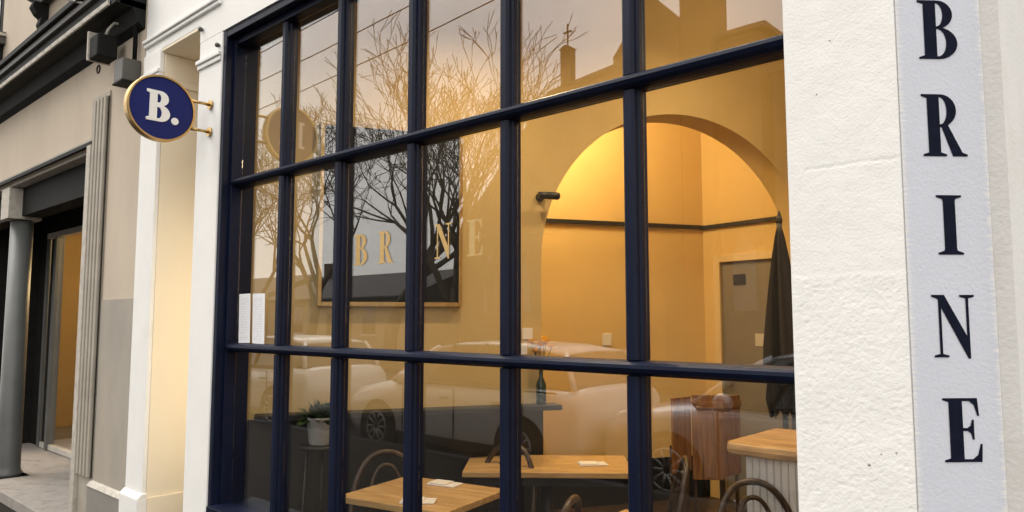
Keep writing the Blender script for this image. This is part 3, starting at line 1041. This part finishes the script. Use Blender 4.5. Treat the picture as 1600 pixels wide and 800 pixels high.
# lintel moulding
npart(MB().box(OX0, OX1 + .08, -.030, -.001, OZ + .0, OZ + .035), 'lintel_moulding', M['nblack'], .004)
npart(MB().box(OX0, OX1 + .08, -.022, -.001, OZ + .037, OZ + .058), 'lintel_moulding', M['ngroove'], .003)
npart(MB().box(OX0, OX1, .02, .299, OZ - .03, OZ - .001), 'lintel_moulding', M['nstrip'])
# recess
npart(MB().box(OX0, OX1 - .001, .30, 1.0, OZ - .01, OZ + .08), 'recess_ceiling', M['ndark'])
npart(MB().box(OX1, OX1 + .1, .301, 1.0, 0, OZ), 'recess_side', M['ndark'])
npart(MB().box(OX0 - .1, OX0, .301, 1.0, 0, OZ), 'recess_side', M['ndark'])
npart(MB().box(OX0, OX1, .12, .30, 2.70, OZ - .031), 'beam', M['ndark'])
w = MB(); w.box(OX0, -10.5, .9, 1.0, 0, OZ); w.box(-8.85, OX1, .9, 1.0, 0, OZ); w.box(-10.5, -8.85, .9, 1.0, 2.72, OZ)
npart(w, 'recess_back', M['ndark'])
# lit entry behind the glazed door
npart(MB().box(-12.2, -8.4, 2.3, 2.4, 0, 3), 'hall_wall', M['backwall'])
npart(MB().box(-12.3, -12.2, 1.0, 2.4, 0, 3), 'hall_wall', M['backwall'])
npart(MB().box(-12.2, -8.4, 1.001, 2.4, 3.0, 3.1), 'hall_ceiling', M['ceil'])
npart(MB().box(-12.2, -8.4, 2.27, 2.299, .1, .34), 'hall_skirting', M['backwall'], .004)
dr = npart(MB().box(-10.5, -10.42, .86, .95, .11, 2.66), 'glazed_door', M['column'])
for a in ((-8.93, -8.85, .86, .95, .11, 2.66), (-10.17, -10.09, .85, .94, .11, 2.66)):
    npart(MB().box(*a), 'door_stile', M['column'], .003, dr)
npart(MB().box(-10.5, -8.85, .86, .95, 2.661, 2.73), 'door_rail', M['pale'], .003, dr)
npart(MB().box(-10.415, -8.935, .87, .94, .11, .17), 'door_rail', M['pale'], .003, dr)
npart(MB().box(-10.085, -8.94, .89, .896, .175, 2.655), 'door_pane', M['glass'], 0, dr)
npart(MB().box(-10.41, -10.18, .89, .896, .175, 2.655), 'door_pane', M['ndark'], 0, dr)
npart(MB().tube([(-9.0, .82, 1.0), (-9.0, .82, 1.35)], .014), 'handle', M['metal'], 0, dr)
# lamp of the hall
hl = npart(MB().lathe([(.10, 3.0), (.10, 2.97), (.04, 2.95)], 20, (-9.9, 1.6, 0)), 'hall_lamp', M['warmglow'])
ld = bpy.data.lights.new('hall_light', 'POINT'); ld.energy = 38; ld.color = (1.0, .70, .33); ld.shadow_soft_size = .1
lo = bpy.data.objects.new('hall_light', ld); COL.objects.link(lo); lo.parent = hl; lo.location = (-9.9, 1.6, 2.75)
# column
cl = npart(MB().lathe([(.125, .10), (.125, .13), (.11, .16), (.107, .2), (.100, 2.66)], 28, (-8.79, .16, 0)), 'column', M['column'])
npart(MB().box(-8.93, -8.65, .0, .30, 2.67, 2.985), 'capital', M['nstrip'], .006, cl)
npart(MB().box(-8.95, -8.63, .02, .32, .08, .10), 'base', M['column'], .004, cl)
npart(MB().box(-12.2, OX1, -.07, 2.3, .0, .10), 'threshold', M['conc'], .008)
# cornice
npart(MB().box(-16, -5.36, -.175, 0, 3.855, 3.90), 'cornice_soffit', M['nblack'])
st = npart(MB().box(-16, -5.352, -.205, -.001, 3.90, 3.975), 'cornice', M['nblack'], .004)
npart(MB().box(-16, -5.350, -.235, -.001, 3.976, 4.03), 'fascia', M['dgrey'], .006, st)
npart(MB().box(-16, -5.348, -.265, -.001, 4.031, 4.08), 'fascia', M['nblack'], .006, st)
random.seed(11)
dn = None
x = -12.0
while x < -5.5:
    if dn is None:
        dn = npart(MB().box(0, .17, -.222, -.206, 3.858, 3.897), 'dentil', M['nstrip'], .004, st)
        o = dn
    else:
        o = dn.copy(); COL.objects.link(o); o.parent = st
    o.location = (x, 0, random.uniform(-.002, .002))
    x += .182
npart(MB().box(-12, -5.36, -.205, -.001, 3.858, 3.899), 'dentil_backing', M['nblack'], 0, st)
npart(MB().prism([(-.001, 3.72), (-.05, 3.76), (-.09, 3.854), (-.001, 3.854)], 'x', -16, -5.36), 'cornice_cove', M['nblack'], 0, st)
# upper windows: dark sash, sill and carved brackets
for k, xc in enumerate((-9.75, -7.35 + .0)):
    pass
def upper_window(x0, x1, z0):
    wv = npart(MB().box(x0, x1, -.004, .0, z0, z0 + 1.9), 'upper_window', M['ndark'])
    npart(MB().box(x0 + .1, x1 - .1, -.012, -.005, z0 + .1, z0 + 1.8), 'pane', M['cardark'], 0, wv)
    npart(MB().prism([(-.001, z0 - .13), (-.07, z0 - .13), (-.09, z0 - .08), (-.16, z0 - .06), (-.18, z0), (-.001, z0)], 'x', x0 - .16, x1 + .16), 'sill', M['dgrey'], 0, wv)
    npart(MB().box(x0 - .18, x1 + .18, -.20, -.001, z0 - .052, z0 - .018), 'sill_strip', M['nstrip'], .004, wv)
    for xb in (x0 - .06, x1 - .04):
        prof = [(-.001, z0 - .131), (-.12, z0 - .131), (-.135, z0 - .18), (-.10, z0 - .24), (-.06, z0 - .27), (-.075, z0 - .33), (-.05, z0 - .38), (-.001, z0 - .42)]
        npart(MB().prism(prof, 'x', xb, xb + .12), 'bracket', M['ndark'], .006, wv)
upper_window(-10.2, -9.3, 4.72)
upper_window(-7.72, -6.5, 4.72)

# wall mounted gear on the neighbour
t = thing('junction_box', 'grey metal junction box with pale round sensor above the blade sign', 'box', (-5.50, -.001, 3.42))
MB().box(-.06, .10, -.125, 0, -.085, .075).build('housing', M['dgrey'], t, .006)
MB().box(-.068, .106, -.132, -.0, -.10, -.087).build('drip_tray', M['nblack'], t, .002)
MB().lathe([(.038, -.061), (.042, -.075), (.035, -.10), (.015, -.115)], 20, (0, -.07, -.01), 'x').build('sensor', M['pale'], t)
MB().tube([(.05, -.03, .075), (.05, -.03, 1.6)], .016, 10).build('conduit', M['nblack'], t)
t = thing('floodlight', 'dark floodlight with pale front plate hanging under the black cornice', 'floodlight', (-5.78, -.001, 3.70))
MB().box(-.08, .09, -.20, -.06, -.14, .03).build('housing', M['ndark'], t, .012)
MB().box(-.105, -.082, -.21, -.05, -.14, .08).build('front_plate', M['nstrip'], t, .004)
MB().tube([(.02, -.13, .02), (.05, -.12, .08), (.10, -.10, .12), (.14, 0, .13)], .010, 8).build('bracket', M['pale'], t)
MB().tube([(-.115 + .03 * math.cos(a), -.12, -.18 + .03 * math.sin(a)) for a in [2 * math.pi * i / 16 for i in range(16)]], .006, 6, closed=True).build('cable_ring', M['nblack'], t)
t = thing('stay_rod', 'grey steel stay rod slanting out from the wall over the cornice', 'rod', (-5.42, -.001, 3.79))
MB().tube([(0, 0, 0), (-.62, -.26, .26), (-1.3, -.54, .54)], .013, 8).build('rod', M['pale'], t)
MB().lathe([(.035, 0), (.035, -.012)], 14, axis='y').build('wall_plate', M['dgrey'], t)

# ================================================================== ACROSS THE STREET (seen mirrored in the glass)
# church
C = thing('church', 'brown brick church with gable and cross mirrored in the upper panes', 'church', (-19, -24, -.1))
def cpart(mb, name, m, parent=None):
    o = mb.build(name, m, parent or C)
    if parent is None:
        o.location = (19, 24, .1)
    return o
prof = [(-27.3, 0), (-11.2, 0), (-11.2, 12.55), (-17.2, 12.55), (-21.3, 12.1), (-27.3, 6.0)]
cpart(MB().prism(prof, 'y', -34, -23.9), 'nave', M['brick'])
for (a, b) in (((-27.9, 5.5), (-21.35, 12.15)), ((-21.3, 12.15), (-17.2, 12.62)), ((-17.15, 12.62), (-10.9, 12.62))):
    cpart(MB().prism([a, b, (b[0], b[1] + .18), (a[0], a[1] + .18)], 'y', -34.2, -23.75), 'roof_slope', M['roof'])
cpart(MB().box(-20.62, -20.05, -24.15, -23.75, 11.9, 14.1), 'bell_turret', M['brick'])
cpart(MB().prism([(-20.70, 14.101), (-19.97, 14.101), (-20.335, 14.28)], 'y', -24.2, -23.7), 'turret_cap', M['brick'])
w = MB(); w.box(-20.365, -20.305, -23.98, -23.92, 14.2, 15.35); w.box(-20.58, -20.09, -23.98, -23.92, 14.92, 14.99)
cpart(w, 'cross', M['nblack'])
cpart(MB().prism([(-17.45, 0), (-14.3, 0), (-14.3, 13.75), (-15.6, 15.15), (-17.45, 12.9)], 'y', -23.89, -23.4), 'porch_gable', M['brick'])
cpart(MB().box(-14.29, -12.95, -24.9, -23.5, 0, 18.5), 'tower', M['brick'])
cpart(MB().prism([(-14.4, 18.5), (-12.85, 18.5), (-13.62, 21.5)], 'y', -25.0, -23.4), 'tower_roof', M['roof'])
for xx in (-25.2, -23.0, -12.0):
    wv = cpart(MB().prism([(xx - .45, 2), (xx + .45, 2), (xx + .45, 4.2), (xx, 5.0), (xx - .45, 4.2)], 'y', -23.95, -23.86), 'lancet_window', M['cardark'])
cpart(MB().prism([(-16.7, 0), (-15.1, 0), (-15.1, 2.6), (-15.9, 3.5), (-16.7, 2.6)], 'y', -23.45, -23.36), 'church_door', M['brownwood'])
# terrace houses
def house(label, x0, x1, y, h, rh):
    t = thing('terrace_house', label, 'house', ((x0 + x1) / 2, y, -.1), 0, 'terrace houses over the street')
    hw = (x1 - x0) / 2
    MB().box(-hw, hw, -8, 0, 0, h).build('wall', M['house'], t)
    r_ = MB().prism([(.35, h), (-4, h + rh), (-8.35, h), (-8.35, h + .001 - .12), (.35, h - .12)], 'x', -hw - .2, hw + .2).build('roof', M['roof'], t)
    MB().box(-hw + .5, -hw + 1.2, -4.5, -3.7, h + rh * .4, h + rh + .9).build('chimney', M['brick'], r_)
    for xx in (-hw * .5, hw * .5):
        f = MB().box(xx - .55, xx + .55, .0, .03, 1.0, 2.5).build('window', M['cardark'], t)
        MB().box(xx - .65, xx + .65, .0, .08, .9, .998).build('sill', M['pale'], f)
    MB().box(-.45, .45, 0, .04, 0, 2.15).build('door', M['navy'], t)
house('low rendered house mirrored far left in the window', -56, -44, -22, 3.2, 1.7)
house('low rendered house mirrored beside the church, second pane', -43, -29, -22, 3.0, 1.6)
t = thing('brick_warehouse', 'tall dark brick building mirrored right of the church tower', 'building', (-5.0, -24, -.1), 0)
MB().box(-5.8, 7, -10, 0, 0, 10.9).build('wall', M['brick'], t)
MB().box(-5.95, 7.15, -10.1, .12, 10.9, 11.15).build('parapet', M['brick'], t)
for xx in (-4.6, -2.0, .6, 3.2, 5.6):
    for zz in (1.2, 4.6, 7.8):
        f = MB().box(xx - .6, xx + .6, .001, .03, zz, zz + 1.8).build('window', M['cardark'], t)
        MB().box(xx - .7, xx + .7, .001, .10, zz - .12, zz - .002).build('sill', M['pale'], f)

# bare street trees
def bare_tree(label, loc, H, seed, spread=1.0, depth=7, lean=0.0, r0=.24):
    rnd = random.Random(seed)
    t = thing('bare_tree', label, 'tree', loc, 0, 'bare street trees')
    trunk, crown = MB(), MB()
    cnt = [0]
    def grow(p, d, L_, r_, lev):
        n = 3 if lev < 3 else 2
        pts, rs = [p], [r_]
        q = p
        for i in range(n):
            d = (d + Vector((rnd.uniform(-.24, .24), rnd.uniform(-.24, .24), rnd.uniform(-.06, .16)))).normalized()
            q = q + d * (L_ / n)
            pts.append(q)
            rs.append(max(.013, r_ * (1 - .34 * (i + 1) / n)))
        (trunk if lev < 1 else crown).tube(pts, rs, 7 if lev < 2 else (5 if lev < 4 else 3))
        cnt[0] += 1
        if lev >= depth:
            return
        kids = 4 if lev == 0 else (3 if lev in (1, 2, 5) else 2)
        for k in range(kids):
            a = rnd.uniform(0, 6.283)
            el = rnd.uniform(.28, .80) * spread
            o_ = d.orthogonal().normalized()
            o_ = Matrix.Rotation(a, 3, d) @ o_
            nd = (d * math.cos(el) + o_ * math.sin(el)).normalized()
            nd.z += .10
            nd.normalize()
            j = len(pts) - 1 if k < 2 else rnd.randint(max(1, n - 1), n)
            grow(pts[j], nd, L_ * rnd.uniform(.66, .90), rs[j] * rnd.uniform(.66, .86), lev + 1)
    grow(Vector((0, 0, -.05)), Vector((lean, 0, 1)).normalized(), H * .30, r0, 0)
    trunk.build('trunk', M['bark'], t)
    crown.build('crown', M['bark'], t)
    return t
bare_tree('bare tree mirrored in the leftmost panes below the blade sign reflection', (-33.0, -15.6, 0), 9.5, 21, 1.0, 6)
bare_tree('bare tree mirrored in the second pane, forked trunk', (-28.2, -15.6, 0), 10.5, 4, 1.0, 7)
bare_tree('large dark bare tree mirrored across the third and fourth panes', (-22.6, -15.6, 0), 11.5, 9, 1.0, 7, 0, .30)
bare_tree('bare tree mirrored in the fourth pane, left of the church cross', (-19.4, -15.6, 0), 9.6, 15, .9, 7)
bare_tree('bare tree standing farther back, mirrored beside the fourth mullion', (-30.5, -30, 0), 11.0, 33, .9, 6)

# parked cars
def make_car(label, paint):
    t = thing('parked_car', label, 'car', (0, 0, 0), 0, 'cars parked along the kerb')
    # stations: x (0 = nose), top z, half width, bottom z
    stn = [(0.0, .64, .68, .36), (.05, .745, .79, .27), (.28, .85, .865, .22), (.8, .94, .89, .20), (1.25, .985, .898, .20), (2.0, 1.0, .90, .20), (3.0, 1.01, .90, .20), (3.8, 1.03, .89, .22), (4.27, 1.02, .86, .28), (4.38, .97, .81, .36)]
    vs, fs = [], []
    for (x, zt, hw, zb) in stn:
        ring = [(0, zt + .015), (hw * .6, zt + .008), (hw * .88, zt - .03), (hw * .985, zt - .13), (hw, zt - .28), (hw * .985, (zt + zb) / 2 - .06), (hw * .99, zb + .10), (hw * .93, zb), (0, zb)]
        ring = ring + [(-a, b) for (a, b) in ring[-2:0:-1]]
        vs += [(x, a, b) for (a, b) in ring]
    k = 16
    for i in range(len(stn) - 1):
        for j in range(k):
            j2 = (j + 1) % k
            fs.append((i * k + j, i * k + j2, (i + 1) * k + j2, (i + 1) * k + j))
    fs += [tuple(range(k)), tuple((len(stn) - 1) * k + j for j in range(k))]
    MB().add(vs, fs, True).build('body', paint, t)
    # glasshouse: side lines (x, z, half width)
    low = [(1.12, .99, .80), (1.9, 1.0, .83), (2.75, 1.01, .83), (3.55, 1.02, .81), (4.22, 1.03, .74)]
    top = [(1.86, 1.43, .62), (2.2, 1.475, .65), (2.8, 1.49, .655), (3.4, 1.475, .64), (4.0, 1.40, .60)]
    vs, fs = [], []
    for (a, b) in zip(low, top):
        vs += [(a[0], a[2], a[1]), (b[0], b[2], b[1]), (b[0], -b[2], b[1]), (a[0], -a[2], a[1])]
    for i in range(4):
        for j in (0, 2):
            fs.append((i * 4 + j, i * 4 + j + 1, i * 4 + j + 5, i * 4 + j + 4))
    fs += [(0, 1, 2, 3), (16, 17, 18, 19)]
    MB().add(vs, fs, False).build('windows', M['cardark'], t)
    vs, fs = [], []
    for b in top:
        for yk in (-1.02, -.7, 0, .7, 1.02):
            vs.append((b[0], b[2] * yk, b[1] + .012 + .03 * (1 - (yk / 1.02) ** 2)))
    for i in range(4):
        for j in range(4):
            fs.append((i * 5 + j, i * 5 + j + 1, (i + 1) * 5 + j + 1, (i + 1) * 5 + j))
    rf = MB().add(vs, fs, True).build('roof', paint, t)
    md = rf.modifiers.new('solid', 'SOLIDIFY'); md.thickness = .03
    for i in range(5):
        for s_ in (-1, 1):
            a, b = low[i], top[i]
            rr = .038 if i in (0, 4) else .03
            MB().tube([(a[0], s_ * a[2] * 1.005, a[1] - .02), ((a[0] + b[0]) / 2, s_ * (a[2] + b[2]) * .51, (a[1] + b[1]) / 2 + .02), (b[0], s_ * b[2] * 1.0, b[1] + .01)], rr, 6).build('pillar', paint if i in (0, 4) else M['black'], t)
    for s_ in (-1, 1):
        MB().lathe([(.05, 1.42 - 1.42), (.09, .03), (.09, .10), (.05, .13)], 12, (1.52, s_ * .98 - .065, 1.03), 'y').build('mirror', paint, t)
        MB().lathe([(.02, -.02), (.10, .0), (.13, .06), (.11, .14)], 14, (.10, s_ * .58, .70), 'x').build('headlight', M['lampglass'], t)
        for x in (.88, 3.52):
            MB().lathe([(.39, -.02), (.39, .02)], 32, (x, s_ * .885, .31), 'y').build('wheel_arch', M['tyre'], t)
            wh = MB().lathe([(.20, -.10), (.31, -.10), (.325, -.06), (.325, .06), (.31, .10), (.20, .10), (.20, -.10)], 32, (x, s_ * .82, .325), 'y', caps=False).build('wheel', M['tyre'], t)
            rim = MB()
            yy = s_ * .925
            for q in range(10):
                a = 2 * math.pi * q / 10
                rim.tube([(x + .04 * math.cos(a), yy, .325 + .04 * math.sin(a)), (x + .20 * math.cos(a), yy, .325 + .20 * math.sin(a))], .016, 5)
            rim.tube([(x + .205 * math.cos(a), yy, .325 + .205 * math.sin(a)) for a in [2 * math.pi * i / 24 for i in range(24)]], .014, 6, closed=True)
            rim.build('rim', M['rim'], wh)
    for s_ in (-1, 1):
        for x in (1.42, 2.42, 3.30):
            MB().box(x, x + .012, s_ * .905 - .006, s_ * .905 + .006, .32, .93).build('door_seam', M['black'], t)
        for x in (2.18, 3.08):
            MB().box(x, x + .16, s_ * .915 - .012, s_ * .915 + .012, .80, .83).build('door_handle', M['rim'], t, .005)
        MB().box(1.30, 3.12, s_ * .895 - .02, s_ * .895 + .02, .20, .31).build('side_skirt', M['black'], t, .01)
        MB().box(1.15, 4.05, s_ * .86 - .012, s_ * .86 + .012, .965, .985).build('belt_trim', M['black'], t)
    MB().box(-.03, .16, -.70, .70, .24, .36).build('lower_bumper', M['black'], t, .02)
    MB().box(-.015, .05, -.42, .42, .42, .60).build('grille', M['black'], t)
    MB().box(-.03, .03, -.19, .19, .46, .56).build('number_plate', M['pale'], t)
    return t
car = make_car('white hatchback mirrored in the lower panes, front wheel in the third pane', M['carwhite'])
car.location = (-9.30, -5.12, -.15)
def recolor(root, m_old, m_new):
    for o in root.children:
        if o.type == 'MESH' and o.data.materials and o.data.materials[0] == m_old:
            o.data = o.data.copy()
            o.data.materials[0] = m_new
c2 = copy_tree(car)
c2.location = (-14.9, -5.2, -.15)
c2['label'] = 'white car mirrored in the two leftmost lower panes'
c3 = copy_tree(car)
c3.location = (-4.74, -5.2, -.15)
c3['label'] = 'silver car mirrored in the fifth and sixth lower panes'
recolor(c3, M['carwhite'], M['carsilver'])

# power lines
for k, (x0, z0, x1, z1, lab) in enumerate(((-45, 14.6, 4, 17.6, 'uppermost power line mirrored in the top left panes'), (-45, 13.5, 4, 16.2, 'second power line mirrored in the top left panes'), (-45, 12.4, 4, 15.0, 'third power line mirrored in the top left panes'), (-45, 11.2, 4, 13.9, 'lowest power line mirrored in the top left panes'))):
    y = -13.7 - .25 * k
    pts = [(x0 + (x1 - x0) * i / 24, y, z0 + (z1 - z0) * i / 24 - .8 * (1 - ((i - 12) / 12) ** 2)) for i in range(25)]
    tag(MB().tube(pts, .022, 5).build('power_line', M['nblack']), lab, 'power line', 'power lines over the street')
for k, xx in enumerate((-45, 4)):
    t = thing('power_pole', 'timber power pole holding the mirrored wires, %s end' % ('far left' if k == 0 else 'right'), 'pole', (xx, -14.1, -.02))
    MB().tube([(0, 0, 0), (0, 0, 15.5 if k == 0 else 18.2)], [.16, .11], 10).build('pole', M['bark'], t)
    for z in (11.05, 12.25, 13.35, 14.45) if k == 0 else (13.75, 14.85, 16.05, 17.45):
        MB().box(-.06, .06, -.9, .9, z, z + .12).build('crossarm', M['bark'], t)
# street sign with notice, mirrored in second pane
t = thing('street_sign', 'pale parking sign on a thin post mirrored in the second pane', 'sign', (-12.05, -4.0 + .45, 0), R(0))
MB().tube([(0, 0, 0), (0, 0, 1.75)], .025, 10).build('post', M['pale'], t)
MB().box(-.16, .16, -.045, -.03, 1.30, 1.72).build('plate', M['pale'], t)
MB().box(-.16, .16, .03, .045, 1.30, 1.72).build('plate', M['pale'], t)
